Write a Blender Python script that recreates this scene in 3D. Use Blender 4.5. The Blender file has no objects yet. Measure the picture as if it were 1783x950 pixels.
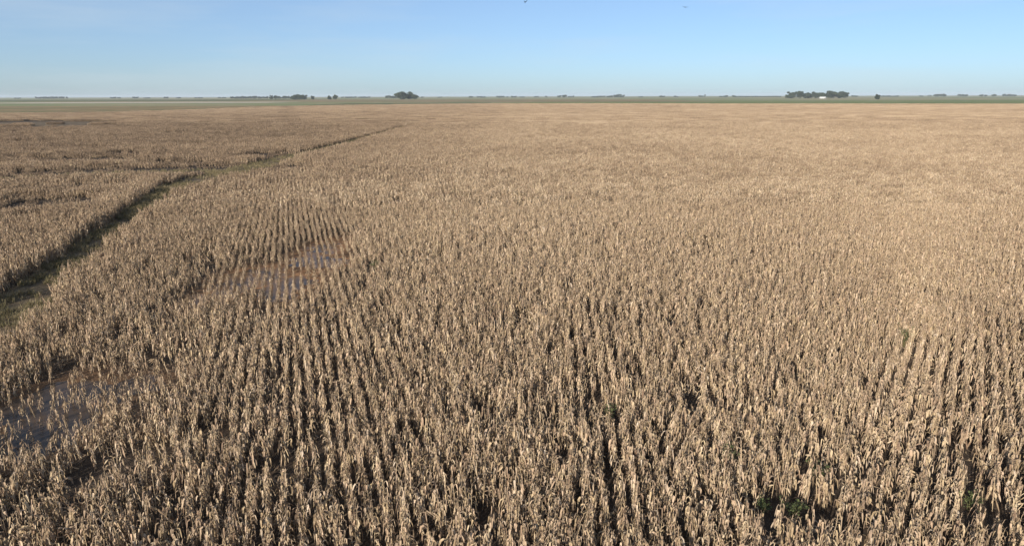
import bpy, math, random
import numpy as np
from mathutils import Vector, Matrix

R = math.radians
scene = bpy.context.scene
COL = scene.collection

# ------------------------------------------------------------------ camera
CAM_H = 14.5
cam_data = bpy.data.cameras.new('camera')
cam_data.sensor_width = 36.0
cam_data.lens = 36.0 * 1227.0 / 1783.0
cam_data.clip_start = 0.1
cam_data.clip_end = 60000
cam = bpy.data.objects.new('camera', cam_data)
COL.objects.link(cam)
cam.matrix_world = (Matrix.Translation((0, 0, CAM_H)) @ Matrix.Rotation(R(90 - 14.1), 4, 'X')
                    @ Matrix.Rotation(R(-0.13), 4, 'Z'))
scene.camera = cam

# ------------------------------------------------------------------ sky, sun, exposure
SUN_EL = 18.0
SUN_AZ = 180.0 + 31.0          # clockwise from +Y, sun behind the camera and to the left
sundir = Vector((math.sin(R(SUN_AZ)) * math.cos(R(SUN_EL)),
                 math.cos(R(SUN_AZ)) * math.cos(R(SUN_EL)), math.sin(R(SUN_EL))))
world = bpy.data.worlds.new('World')
scene.world = world
world.use_nodes = True
wn, wl = world.node_tree.nodes, world.node_tree.links
wn.clear()
sky = wn.new('ShaderNodeTexSky')
sky.sky_type = 'NISHITA'
sky.sun_disc = False
sky.sun_elevation = R(SUN_EL)
sky.sun_rotation = R(SUN_AZ)
sky.altitude = 0
sky.air_density = 0.7
sky.dust_density = 0.5
sky.ozone_density = 5.0
bg = wn.new('ShaderNodeBackground')
bg.inputs['Strength'].default_value = 0.086
wo = wn.new('ShaderNodeOutputWorld')
# faint thin cirrus, the same all over the sky
wtc = wn.new('ShaderNodeTexCoord'); wmp = wn.new('ShaderNodeMapping'); wmp.inputs['Scale'].default_value = (1.6, 1.6, 14.)
wnz = wn.new('ShaderNodeTexNoise'); wnz.inputs['Scale'].default_value = 1.7; wnz.inputs['Detail'].default_value = 6; wnz.inputs['Roughness'].default_value = .55
wrp = wn.new('ShaderNodeValToRGB'); wrp.color_ramp.elements[0].position = .48; wrp.color_ramp.elements[1].position = .80
wrp.color_ramp.elements[0].color = (.26, .26, .26, 1); wrp.color_ramp.elements[1].color = (.55, .55, .55, 1)
wmx = wn.new('ShaderNodeMix'); wmx.data_type = 'RGBA'; wmx.inputs[7].default_value = (4.6, 5.3, 5.7, 1)
wl.new(wtc.outputs['Generated'], wmp.inputs['Vector']); wl.new(wmp.outputs[0], wnz.inputs['Vector']); wl.new(wnz.outputs['Fac'], wrp.inputs[0])
wl.new(wrp.outputs[0], wmx.inputs[0]); wl.new(sky.outputs[0], wmx.inputs[6]); wl.new(wmx.outputs[2], bg.inputs['Color'])
wl.new(bg.outputs[0], wo.inputs['Surface'])

sun_l = bpy.data.lights.new('sun', 'SUN')
sun_l.energy = 5.0
sun_l.angle = R(0.55)
sun_l.color = (1.0, 0.93, 0.82)
sun = bpy.data.objects.new('sun', sun_l)
COL.objects.link(sun)
sun.rotation_euler = (-sundir).to_track_quat('-Z', 'Y').to_euler()
sun.location = sundir * 200

scene.view_settings.view_transform = 'Standard'
scene.view_settings.look = 'None'
scene.view_settings.exposure = 0.68
scene.view_settings.gamma = 1.0
scene.view_settings.use_curve_mapping = False
scene.render.engine = 'CYCLES'
scene.cycles.max_bounces = 6
scene.cycles.diffuse_bounces = 3
scene.cycles.volume_bounces = 0
scene.cycles.use_denoising = True
scene.cycles.denoiser = 'OPENIMAGEDENOISE'
scene.cycles.denoising_prefilter = 'ACCURATE'

# ------------------------------------------------------------------ helpers
def tag(o, label=None, cat=None, group=None, kind=None):
    if label: o['label'] = label
    if cat: o['category'] = cat
    if group: o['group'] = group
    if kind: o['kind'] = kind
    return o

def mesh_from(name, V, F, mat, pv=None, smooth=False):
    me = bpy.data.meshes.new(name)
    me.from_pydata([tuple(v) for v in V], [], F)
    if mat is not None: me.materials.append(mat)
    if pv is not None:
        a = me.attributes.new('pv', 'FLOAT', 'POINT')
        a.data.foreach_set('value', np.asarray(pv, dtype=np.float32))
    if smooth:
        me.polygons.foreach_set('use_smooth', [True] * len(me.polygons))
    me.update()
    return me

def link(name, me, parent=None, loc=None, rot=None):
    o = bpy.data.objects.new(name, me)
    COL.objects.link(o)
    if parent is not None: o.parent = parent
    if loc is not None: o.location = loc
    if rot is not None: o.rotation_euler = rot
    return o

class MB:
    """collects vertices, faces and a per-vertex variation value"""
    def __init__(s): s.V, s.F, s.P = [], [], []
    def add(s, V, F, pv=0.5):
        b = len(s.V)
        s.V += [tuple(v) for v in V]
        s.F += [tuple(i + b for i in f) for f in F]
        s.P += [pv] * len(V)
    def tube(s, pts, rad, n=5, pv=0.5, cap=True):
        V, F = [], []
        for k, (p, r) in enumerate(zip(pts, rad)):
            p = Vector(p)
            q = Vector(pts[min(k + 1, len(pts) - 1)]) - Vector(pts[max(k - 1, 0)])
            q.normalize()
            u = q.cross(Vector((0.3, 1, 0.1))).normalized()
            w = q.cross(u)
            for i in range(n):
                a = 2 * math.pi * i / n
                V.append(p + (u * math.cos(a) + w * math.sin(a)) * r)
        for k in range(len(pts) - 1):
            for i in range(n):
                j = (i + 1) % n
                F.append((k * n + i, k * n + j, (k + 1) * n + j, (k + 1) * n + i))
        if cap:
            F.append(tuple(range((len(pts) - 1) * n, len(pts) * n)))
        s.add(V, F, pv)
    def box(s, x0, x1, y0, y1, z0, z1, pv=0.5):
        V = [(x0, y0, z0), (x1, y0, z0), (x1, y1, z0), (x0, y1, z0),
             (x0, y0, z1), (x1, y0, z1), (x1, y1, z1), (x0, y1, z1)]
        s.add(V, [(0, 3, 2, 1), (4, 5, 6, 7), (0, 1, 5, 4), (1, 2, 6, 5), (2, 3, 7, 6), (3, 0, 4, 7)], pv)
    def mesh(s, name, mat, smooth=False): return mesh_from(name, s.V, s.F, mat, s.P, smooth)

# value noise on a lattice, vectorised
def _hash(ix, iy, seed):
    h = (ix.astype(np.int64) * 374761393 + iy.astype(np.int64) * 668265263 + seed * 974634777) & 0x7fffffff
    h = ((h ^ (h >> 13)) * 1274126177) & 0x7fffffff
    return ((h ^ (h >> 16)) & 0xffff) / 65535.0
def vnoise(x, y, s, seed=0):
    x = np.asarray(x, float) / s; y = np.asarray(y, float) / s
    ix, iy = np.floor(x), np.floor(y)
    fx, fy = x - ix, y - iy
    fx = fx * fx * (3 - 2 * fx); fy = fy * fy * (3 - 2 * fy)
    a = _hash(ix, iy, seed); b = _hash(ix + 1, iy, seed)
    c = _hash(ix, iy + 1, seed); d = _hash(ix + 1, iy + 1, seed)
    return (a * (1 - fx) + b * fx) * (1 - fy) + (c * (1 - fx) + d * fx) * fy
def fbm(x, y, s, seed=0):
    return (vnoise(x, y, s, seed) * 4 + vnoise(x, y, s / 2.1, seed + 7) * 2 + vnoise(x, y, s / 4.3, seed + 13)) / 7.0

# ------------------------------------------------------------------ materials
def new_mat(name):
    m = bpy.data.materials.new(name); m.use_nodes = True
    nt = m.node_tree
    return m, nt.nodes, nt.links, nt.nodes['Principled BSDF']

def ramp(n, stops):
    r = n.new('ShaderNodeValToRGB')
    e = r.color_ramp.elements
    while len(e) < len(stops): e.new(0.5)
    for el, (p, c) in zip(e, stops):
        el.position = p; el.color = (*c, 1)
    return r

def veg_mat(name, stops, trans=0.15, rough=0.75, noise=7.0, hue=False):
    m, n, l, b = new_mat(name)
    oi = n.new('ShaderNodeObjectInfo')
    at = n.new('ShaderNodeAttribute'); at.attribute_name = 'pv'
    ti = n.new('ShaderNodeAttribute'); ti.attribute_name = 'tint'; ti.attribute_type = 'INSTANCER'
    tc = n.new('ShaderNodeTexCoord')
    nz = n.new('ShaderNodeTexNoise'); nz.inputs['Scale'].default_value = noise; nz.inputs['Detail'].default_value = 3
    l.new(tc.outputs['Object'], nz.inputs['Vector'])
    def math_(op, a, bval):
        q = n.new('ShaderNodeMath'); q.operation = op
        for i, v in enumerate((a, bval)):
            if isinstance(v, (int, float)): q.inputs[i].default_value = v
            else: l.new(v, q.inputs[i])
        return q.outputs[0]
    s = math_('MULTIPLY', oi.outputs['Random'], 0.30)
    s = math_('ADD', s, math_('MULTIPLY', at.outputs['Fac'], 0.55))
    s = math_('ADD', s, math_('MULTIPLY', math_('SUBTRACT', nz.outputs['Fac'], 0.5), 0.5))
    s = math_('ADD', s, 0.06)
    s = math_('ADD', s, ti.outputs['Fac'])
    r = ramp(n, stops)
    l.new(s, r.inputs[0])
    col = r.outputs[0]
    if hue:      # some leaves weather pinkish, some grey, some straw yellow
        wn_ = n.new('ShaderNodeTexWhiteNoise'); wn_.noise_dimensions = '1D'
        l.new(math_('ADD', math_('MULTIPLY', at.outputs['Fac'], 91.7), math_('MULTIPLY', oi.outputs['Random'], 13.3)), wn_.inputs['W'])
        hr = ramp(n, [(0.0, (.90, .93, 1.0)), (.25, (1.0, .90, .87)), (.5, (1., .98, .97)), (1.0, (1.0, .97, .82))])
        l.new(wn_.outputs['Value'], hr.inputs[0])
        mm = n.new('ShaderNodeMix'); mm.data_type = 'RGBA'; mm.blend_type = 'MULTIPLY'; mm.inputs[0].default_value = 1.0
        l.new(col, mm.inputs[6]); l.new(hr.outputs[0], mm.inputs[7]); col = mm.outputs[2]
    l.new(col, b.inputs['Base Color'])
    b.inputs['Roughness'].default_value = rough
    b.inputs['Specular IOR Level'].default_value = 0.25
    if trans > 0:
        t = n.new('ShaderNodeBsdfTranslucent'); l.new(col, t.inputs['Color'])
        mx = n.new('ShaderNodeMixShader'); mx.inputs[0].default_value = trans
        l.new(b.outputs[0], mx.inputs[1]); l.new(t.outputs[0], mx.inputs[2])
        l.new(mx.outputs[0], n['Material Output'].inputs['Surface'])
    return m

M = {}
M['leaf'] = veg_mat('dry_corn_leaf', [(0.0, (.085, .061, .044)), (.3, (.235, .168, .111)), (.6, (.432, .330, .225)), (1.0, (.63, .52, .385))], .10, hue=True)
M['stalk'] = veg_mat('dry_corn_stalk', [(0.0, (.24, .17, .11)), (.5, (.42, .31, .19)), (1.0, (.58, .46, .30))], 0)
M['husk'] = veg_mat('dry_corn_husk', [(0.0, (.28, .21, .14)), (.5, (.42, .325, .215)), (1.0, (.56, .45, .31))], 0)
M['tassel'] = veg_mat('dry_corn_tassel', [(0.0, (.25, .17, .11)), (1.0, (.48, .35, .23))], 0)
M['weed'] = veg_mat('green_weed_leaf', [(0.0, (.05, .062, .025)), (.5, (.095, .112, .042)), (1.0, (.165, .175, .075))], .2)
M['grass'] = veg_mat('track_grass', [(0.0, (.06, .06, .03)), (.35, (.13, .115, .05)), (.65, (.22, .175, .09)), (1.0, (.36, .28, .16))], .15)
M['crown'] = veg_mat('tree_foliage', [(0.0, (.018, .028, .014)), (.5, (.035, .05, .022)), (1.0, (.065, .085, .038))], .1, noise=.4)
M['bark'] = veg_mat('tree_bark', [(0.0, (.07, .055, .04)), (1.0, (.16, .13, .10))], 0, noise=2.0)

def ground_mat(name, stops, scales, bump=0.0, bscale=4.0, rough=.95):
    m, n, l, b = new_mat(name)
    tc = n.new('ShaderNodeTexCoord')
    acc = None
    for sc_, w in scales:
        nz = n.new('ShaderNodeTexNoise'); nz.inputs['Scale'].default_value = sc_
        nz.inputs['Detail'].default_value = 5; nz.inputs['Roughness'].default_value = .6
        l.new(tc.outputs['Object'], nz.inputs['Vector'])
        q = n.new('ShaderNodeMath'); q.operation = 'MULTIPLY'; q.inputs[1].default_value = w
        l.new(nz.outputs['Fac'], q.inputs[0])
        if acc is None: acc = q.outputs[0]
        else:
            a = n.new('ShaderNodeMath'); a.operation = 'ADD'
            l.new(acc, a.inputs[0]); l.new(q.outputs[0], a.inputs[1]); acc = a.outputs[0]
    r = ramp(n, stops); l.new(acc, r.inputs[0]); l.new(r.outputs[0], b.inputs['Base Color'])
    b.inputs['Roughness'].default_value = rough
    b.inputs['Specular IOR Level'].default_value = 0.2
    if bump:
        nz = n.new('ShaderNodeTexNoise'); nz.inputs['Scale'].default_value = bscale; nz.inputs['Detail'].default_value = 8
        l.new(tc.outputs['Object'], nz.inputs['Vector'])
        bp = n.new('ShaderNodeBump'); bp.inputs['Strength'].default_value = bump; bp.inputs['Distance'].default_value = .08
        l.new(nz.outputs['Fac'], bp.inputs['Height']); l.new(bp.outputs[0], b.inputs['Normal'])
    return m

M['soil'] = ground_mat('wet_field_soil', [(.3, (.027, .019, .013)), (.5, (.05, .035, .024)), (.7, (.085, .058, .038))], [(.25, .5), (3., .5)], .8, 9.)
M['track'] = ground_mat('muddy_track', [(.32, (.055, .041, .025)), (.5, (.125, .09, .053)), (.68, (.21, .15, .092))], [(.22, .55), (2.5, .45)], .8, 7.)
M['plain'] = ground_mat('far_plain', [(.36, (.13, .16, .058)), (.46, (.175, .19, .075)), (.53, (.24, .21, .105)), (.64, (.32, .255, .145))], [(.0009, .6), (.006, .4)])
M['pasture'] = ground_mat('green_pasture', [(.36, (.105, .135, .036)), (.5, (.15, .17, .048)), (.64, (.20, .185, .068))], [(.004, .6), (.03, .4)])
M['dark_pasture'] = ground_mat('dark_pasture', [(.38, (.07, .085, .028)), (.62, (.15, .14, .052))], [(.004, .6), (.03, .4)])
M['stubble'] = ground_mat('pale_stubble', [(.3, (.36, .30, .22)), (.7, (.48, .41, .30))], [(.004, .5), (.03, .5)])
M['brown_field'] = ground_mat('brown_field', [(.38, (.125, .125, .045)), (.5, (.205, .15, .066)), (.62, (.30, .20, .10))], [(.006, .5), (.03, .5)])

M['near_soil'] = M['soil'].copy(); M['near_soil'].name = 'near_field_soil'
n, l = M['near_soil'].node_tree.nodes, M['near_soil'].node_tree.links
b = n['Principled BSDF']; src = b.inputs['Base Color'].links[0].from_socket
sa = n.new('ShaderNodeAttribute'); sa.attribute_name = 'silt'
sn = n.new('ShaderNodeTexNoise'); sn.inputs['Scale'].default_value = 1.4; sn.inputs['Detail'].default_value = 4
sr = ramp(n, [(.35, (.13, .072, .038)), (.6, (.29, .155, .075))]); l.new(sn.outputs['Fac'], sr.inputs[0])
tcs = n.new('ShaderNodeTexCoord'); l.new(tcs.outputs['Object'], sn.inputs['Vector'])
mxc = n.new('ShaderNodeMix'); mxc.data_type = 'RGBA'
l.new(sa.outputs['Fac'], mxc.inputs[0]); l.new(src, mxc.inputs[6]); l.new(sr.outputs[0], mxc.inputs[7]); l.new(mxc.outputs[2], b.inputs['Base Color'])
m, n, l, b = new_mat('muddy_water')
tc = n.new('ShaderNodeTexCoord')
nz = n.new('ShaderNodeTexNoise'); nz.inputs['Scale'].default_value = .45; nz.inputs['Detail'].default_value = 3
l.new(tc.outputs['Object'], nz.inputs['Vector'])
r_ = ramp(n, [(.35, (.07, .045, .028)), (.5, (.15, .085, .042)), (.65, (.23, .125, .056))])
l.new(nz.outputs['Fac'], r_.inputs[0]); l.new(r_.outputs[0], b.inputs['Base Color'])
b.inputs['Roughness'].default_value = .24
b.inputs['Specular IOR Level'].default_value = .07
nz2 = n.new('ShaderNodeTexNoise'); nz2.inputs['Scale'].default_value = 5.; nz2.inputs['Detail'].default_value = 2
l.new(tc.outputs['Object'], nz2.inputs['Vector'])
bp = n.new('ShaderNodeBump'); bp.inputs['Strength'].default_value = .06; bp.inputs['Distance'].default_value = .02
l.new(nz2.outputs['Fac'], bp.inputs['Height']); l.new(bp.outputs[0], b.inputs['Normal'])
M['water'] = m
M['dark_water'] = m.copy(); M['dark_water'].name = 'dark_puddle_water'
M['dark_water'].node_tree.nodes['Principled BSDF'].inputs['Specular IOR Level'].default_value = .12
for el, c_ in zip([q for q in M['dark_water'].node_tree.nodes if q.type == 'VALTORGB'][0].color_ramp.elements, ((.035, .027, .021), (.058, .041, .029), (.09, .058, .036))): el.color = (*c_, 1)

def flat_mat(name, col, rough=.6, nscale=1.5, var=.15):
    return ground_mat(name, [(.3, tuple(c * (1 - var) for c in col)), (.7, tuple(min(1, c * (1 + var)) for c in col))], [(nscale, 1.)], 0, 1, rough)
M['white_wall'] = flat_mat('white_shed_wall', (.50, .49, .47), .7, .3, .06)
M['metal_roof'] = flat_mat('pale_metal_roof', (.42, .43, .43), .45, .3, .06)
M['dark_door'] = flat_mat('dark_shed_door', (.10, .10, .10), .6)
M['feather'] = flat_mat('dark_feathers', (.035, .033, .032), .7, 9.)

# ------------------------------------------------------------------ layout of the place (metres, x right, y away, camera at 0,0)
TRACK = np.array([(-32.4, 12.), (-32.4, 35.7), (-33.8, 44.1), (-36.8, 53.4), (-40.2, 63.5), (-45.8, 81.7), (-52.9, 106.4), (-55.4, 122.5),
                  (-54.8, 137.4), (-54.7, 164.8), (-53.2, 196.6), (-52.2, 240.1), (-52., 323.9), (-49.2, 408.8)])
TRACK_W = [2.6, 2.6, 2.5, 2.0, 1.6, 1.6, 2.2, 3.6, 4.4, 3.4, 2.6, 2.4, 2.0, 1.4]
BRANCH = np.array([(-52., 134.), (-59.2, 141.5), (-67., 140.), (-74.5, 139.), (-81.2, 137.), (-90., 131.), (-97., 127.)])
BRANCH_W = [3.5, 4.0, 3.2, 2.8, 2.6, 2.2, 1.6]
SPUR = np.array([(-23.2, 49.5), (-26.2, 58.), (-28.8, 66.)])
SPUR_W = [.1, .45, .2]

def path_gap(x, y, P, W):
    """distance to a path minus its half width"""
    best = np.full(np.shape(x), 1e9)
    for k in range(len(P) - 1):
        a, d = P[k], P[k + 1] - P[k]
        t = np.clip(((x - a[0]) * d[0] + (y - a[1]) * d[1]) / (d @ d), 0, 1)
        g = np.hypot(x - a[0] - t * d[0], y - a[1] - t * d[1]) - (W[k] + t * (W[k + 1] - W[k]))
        best = np.minimum(best, g)
    return best

# shallow hollows that hold water: x, y, radius x, radius y, strength
HOLLOWS = [(-22.6, 32.2, 2.6, 4.2, .66), (-19.6, 34.0, 2.0, 2.2, .6), (-20.8, 28.6, 2.2, 3.2, .66), (-23.6, 29.6, 2.2, 3.2, .62),
           (-21.4, 56.5, 3.2, 4.5, .62), (-17.6, 54., 2.4, 5.5, .55), (-18.6, 66.5, 2.6, 7., .58), (-16.4, 61.5, 2.2, 3.0, .6), (-22.6, 51., 2.2, 4.2, .56)]
def hollow(x, y):
    v = np.zeros(np.shape(x))
    for hx, hy, rx, ry, s in HOLLOWS:
        q = ((x - hx) / rx) ** 2 + ((y - hy) / ry) ** 2
        v = np.maximum(v, s * np.exp(-q * q * .7))
    return v
def soil_z(x, y):
    z = .05 * (fbm(x, y, 2.6, 3) - .5) + .03 * (vnoise(x, y, .7, 5) - .5)
    z = z - .11 * hollow(x, y)
    z = z - .05 * (path_gap(x, y, TRACK, TRACK_W) < .6)
    return z

# where weeds or washed-out spots leave holes in the crop: x, y, radius
HOLES = [(9.9, 21.6, 1.3), (9.0, 21.8, 1.0), (11.8, 24.2, 1.1), (-11.7, 58.2, 1.5), (23.2, 39., .8), (4.4, 29., .7), (-31.5, 120.4, 2.), (-11.5, 126.8, 1.5), (-7., 127., 1.2),
         (-66., 95., 3.2), (-58., 83., 2.0), (-70., 101., 3.0), (-62., 92., 1.6), (-2.6, 31., 1.0), (-1.2, 29.6, .8), (14.6, 25.4, .9), (16.3, 22.0, 1.1), (13.2, 27.6, .8), (17.6, 24.8, .7), (-5.2, 22.8, .7), (-9.4, 24.6, .9), (-14.5, 26.2, 1.0), (-12.6, 22.4, .9), (1.6, 25.8, .6), (6.2, 33.4, .6), (-7.4, 41.5, .8),
         (-24.3, 42., .8), (-27., 41., .9), (4.2, 23.2, .5), (-60., 150., 2.5), (-75., 155., 3.)]
WET = [(-268., 405., 46., 34.), (-222., 372., 26., 17.), (-292., 420., 30., 30.), (-236., 352., 26., 18.)]
LOW = [(-63., 143., 17., 12.), (-82., 140., 16., 11.), (-50., 146., 10., 10.), (-64., 96., 7., 8.), (-95., 128., 12., 8.), (-74., 158., 9., 7.), (-100., 165., 16., 7.), (-62., 180., 8., 9.)]
FAR = np.array([(-1500, 640.), (-489., 640.), (-430., 680.), (-365., 690.), (-343., 760.), (-342., 878.), (-336., 1031.),
                (-236., 1187.), (-43., 1331.), (211., 1274.), (385., 1200.), (779., 1105.), (866., 1083.), (1500., 1010.)])
def far_edge(x): return np.interp(x, FAR[:, 0], FAR[:, 1])

def crop(x, y, rnd):
    """returns keep mask, height factor and tint of the crop at points x, y"""
    x = np.asarray(x); y = np.asarray(y)
    g = np.minimum(path_gap(x, y, TRACK, TRACK_W), path_gap(x, y, BRANCH, BRANCH_W))
    sp = path_gap(x, y, SPUR, SPUR_W)
    keep = g > (fbm(x, y, 2.4, 21) - .5) * 2.6
    p = np.ones(x.shape); h = np.ones(x.shape)
    hv = hollow(x, y)
    p = np.where(sp < .4, .35, p)
    p *= 1 - .60 * np.clip(hv * 1.7, 0, 1) * (y < 45) - .54 * np.clip(hv * 1.6, 0, 1) * (y >= 45)
    h *= 1 - .42 * np.clip(hv * 1.4, 0, 1)
    # the thin, stressed ground round the second puddle
    q = ((x + 17.) / 10.) ** 2 + ((y - 66.) / 24.) ** 2
    st = np.exp(-q * q)
    p *= 1 - .30 * st; h *= 1 - .16 * st
    p *= 1 - .20 * np.clip((-x + 2) / 8., 0, 1) * np.clip((52 - y) / 10., 0, 1)
    for hx, hy, hr in HOLES:
        d = np.hypot(x - hx, y - hy) / (hr * (.75 + .5 * vnoise(x, y, .6, 31)))
        p = np.where(d < 1, np.where(y > 89, p * .7, p * .08), p); h = np.where((d < 1) & (y > 89), h * .55, h)
    for hx, hy, rx, ry in WET:
        d = np.hypot((x - hx) / rx, (y - hy) / ry) * (.7 + .6 * vnoise(x, y, 14., 33))
        p = np.where(d < 1, p * .05, p)
    low = np.zeros(x.shape)
    for hx, hy, rx, ry in LOW:
        q = (((x - hx) / rx) ** 2 + ((y - hy) / ry) ** 2) * (.6 + .8 * vnoise(x, y, 5., 35))
        low = np.maximum(low, np.clip(1.6 - 1.3 * q, 0, 1))
    h *= 1 - .62 * low; p *= 1 - .5 * low
    ho = fbm(x, y, 2.2, 41)
    p = np.where(ho > .68, np.where(y > 89, p * .8, p * .25), p); h = np.where((ho > .68) & (y > 89), h * .72, h)
    p = np.where((vnoise(x * 1.4, y * .7, .8, 43) > .86) & (y < 89), p * .25, p)
    # the drowned left of the field is patchier
    lf = np.clip((-x - 28) / 60., 0, 1) * np.clip((y - 70) / 50., 0, 1) * np.clip((520 - y) / 200., 0, 1)
    lb = fbm(x, y * 1.8, 17., 47)
    thin = np.clip((lb - .56) * 7, 0, 1) * lf
    p *= 1 - .6 * thin; h *= 1 - .4 * thin
    h *= .84 + .30 * fbm(x, y, 9., 51)
    tx = np.interp(y, TRACK[:, 1], TRACK[:, 0])
    h *= 1 + .24 * np.clip(1 - (tx - x - 1.) / 14., 0, 1) * (x < tx) * (y < 125)
    tint = .22 * (fbm(x, y, 26., 61) - .5) + .16 * (fbm(x, y, 130., 63) - .5)
    tint -= .06 * np.clip(-x / 30., 0, 1) + .09 * np.clip((-x - 25) / 60., 0, 1) * np.clip((700 - y) / 400, 0, 1) + .16 * low  # darker to the left: visible shade there put into the colour, plus flood damage
    tint -= .07 * np.clip(hv * 1.3, 0, 1) + .05 * lf
    tint -= .02 * np.clip(y / 250., 0, 1)
    return keep & (rnd < p * np.where(y < 70, .90, .98)), h, tint

# ------------------------------------------------------------------ ground
def sheet(name, pts, z, mat):
    V = [(x, y, z) for x, y in pts]
    o = link(name, mesh_from(name, V, [tuple(range(len(V)))], mat))
    tag(o, kind='structure')
    return o

GZ = -0.15
V, F = [], []
gx = np.concatenate([np.linspace(-14000, -1600, 8), np.linspace(-1200, 1200, 13), np.linspace(1600, 14000, 8)])
gy = np.concatenate([np.linspace(-1500, 1500, 16), np.linspace(2000, 15000, 14)])
for y in gy:
    for x in gx: V.append((x, y, GZ))
nx = len(gx)
for j in range(len(gy) - 1):
    for i in range(nx - 1):
        F.append((j * nx + i, j * nx + i + 1, (j + 1) * nx + i + 1, (j + 1) * nx + i))
ground = tag(link('ground', mesh_from('ground', V, F, M['plain'])), 'flat farmland plain reaching to the horizon', 'ground', kind='structure')

corn_soil = sheet('field_soil', [(-1500, -60), (1500, -60)] + [tuple(p) for p in FAR[::-1]], GZ + .03, M['soil'])
tag(corn_soil, 'dark damp soil under the far rows of the corn field', 'soil')

# near soil with relief
xs = np.arange(-66, 62.01, .4); ys = np.arange(6, 112.01, .4)
X, Y = np.meshgrid(xs, ys)
Z = soil_z(X, Y)
Z[0, :] = Z[-1, :] = GZ; Z[:, 0] = Z[:, -1] = GZ
V = np.stack([X, Y, Z], -1).reshape(-1, 3)
nx = len(xs)
idx = np.arange(len(ys) * nx).reshape(len(ys), nx)
F = np.stack([idx[:-1, :-1], idx[:-1, 1:], idx[1:, 1:], idx[1:, :-1]], -1).reshape(-1, 4)
me = bpy.data.meshes.new('soil')
me.from_pydata(V.tolist(), [], F.tolist())
me.materials.append(M['near_soil'])
a_ = me.attributes.new('silt', 'FLOAT', 'POINT'); a_.data.foreach_set('value', np.clip(hollow(X, Y) * 2.6 * (.5 + fbm(X, Y, 3., 37)) * np.where(Y > 45, 1., .35), 0, 1).astype(np.float32).ravel())
me.polygons.foreach_set('use_smooth', [True] * len(me.polygons))
soil = tag(link('soil', me), 'dark wet soil between the near corn rows', 'soil', kind='structure')

def strip(name, P, W, z, mat, n=6, wob=.35):
    # a ribbon of ground that follows a path
    L = [0]
    for a, b_ in zip(P[:-1], P[1:]): L.append(L[-1] + np.hypot(*(b_ - a)))
    s = np.arange(0, L[-1], 1.2)
    cx = np.interp(s, L, P[:, 0]); cy = np.interp(s, L, P[:, 1]); w = np.interp(s, L, W)
    k = np.ones(9) / 9
    if len(s) > 30:
        cx = np.concatenate([cx[:4], np.convolve(cx, k, 'valid'), cx[-4:]]); cy = np.concatenate([cy[:4], np.convolve(cy, k, 'valid'), cy[-4:]])
    tx, ty = np.gradient(cx), np.gradient(cy)
    ln = np.hypot(tx, ty); tx /= ln; ty /= ln
    V, F = [], []
    for i in range(len(s)):
        for j in range(n + 1):
            u = (j / n * 2 - 1)
            ww = w[i] + .5 + wob * (vnoise(s[i], j // n * 50., 2.2, 71) - .5)
            px, py = cx[i] + ty[i] * u * ww, cy[i] - tx[i] * u * ww
            rut = -.05 * (math.exp(-((abs(u) - .5) / .16) ** 2))
            e = -.06 if j in (0, n) else 0
            V.append((px, py, z + rut + e + .03 * (vnoise(px, py, .8, 73) - .5)))
    for i in range(len(s) - 1):
        for j in range(n):
            a = i * (n + 1) + j
            F.append((a, a + 1, a + n + 2, a + n + 1))
    return link(name, mesh_from(name, V, F, mat, smooth=True))

tag(strip('track', TRACK, TRACK_W, .01, M['track'], 8), 'muddy grassy track winding through the corn on the left', 'track', kind='structure')
tag(strip('side_path', BRANCH, BRANCH_W, -.03, M['track'], 6), 'brown trampled path branching left from the track', 'path', kind='structure')

def puddle(label, cx, cy, rx, ry, mat='water'):
    V = [(cx, cy, -.052)]; F = []
    for k in range(40):
        a = 2 * math.pi * k / 40
        V.append((cx + rx * math.cos(a), cy + ry * math.sin(a), -.052))
    for k in range(40): F.append((0, k + 1, (k + 1) % 40 + 1))
    tag(link('puddle', mesh_from('puddle', V, F, M[mat])), label, 'puddle', kind='structure')
puddle('shallow muddy puddle among sparse corn near the left edge', -21.6, 31.6, 5.2, 7.5, 'dark_water')
puddle('brown muddy puddle between the corn rows left of the middle', -19.0, 60.5, 7.5, 17.)

# far fields beyond the crop
for hx, hy, rx, ry in WET[:2]:
    wp = [(hx + rx * 1.05 * math.cos(a) * (1 + .15 * math.sin(3 * a)), hy + ry * 1.05 * math.sin(a)) for a in np.linspace(0, 6.283, 28)[:-1]]
    tag(sheet('wet_patch', wp, GZ + .06 + hx * 1e-4, M['track']), 'dark wet patch without corn far off on the left', 'ground')
def band(name, label, xs_, near, far, z, mat):
    o = sheet(name, list(zip(xs_, near)) + list(zip(xs_[::-1], far[::-1])), z, mat)
    tag(o, label, 'field'); return o
fx = list(FAR[:, 0])
xsb = [-1500, -489, -430, -365, -343, -342.5, -336, -236, -43, 211, 385, 779, 1500]
band('pasture', 'dark green pasture strip behind the right half of the crop', [-43, 211, 385, 779, 1500, 2600], [1332, 1275, 1201, 1106, 1011, 950],
     [1500, 1900, 2000, 1900, 1900, 1900], GZ + .05, M['pasture'])
band('weedy_headland', 'dark weedy strip along the far edge of the corn', [-336, -236, -43, 211, 385, 779, 1500], [1032, 1188, 1333, 1276, 1202, 1107, 1012],
     [1150, 1300, 1420, 1350, 1262, 1160, 1060], GZ + .09, M['dark_pasture'])
band('brown_field', 'brown green field behind the crop on the left', [-1500, -489, -430, -365, -343], [641, 641, 681, 691, 762],
     [1150, 1150, 1150, 1150, 1160], GZ + .05, M['brown_field'])
band('green_strip', 'dull green pasture wedge behind the crop left of the middle', [-342, -336, -236, -43], [880, 1032, 1188, 1332], [1500, 1520, 1560, 1600], GZ + .07, M['dark_pasture'])
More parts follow.
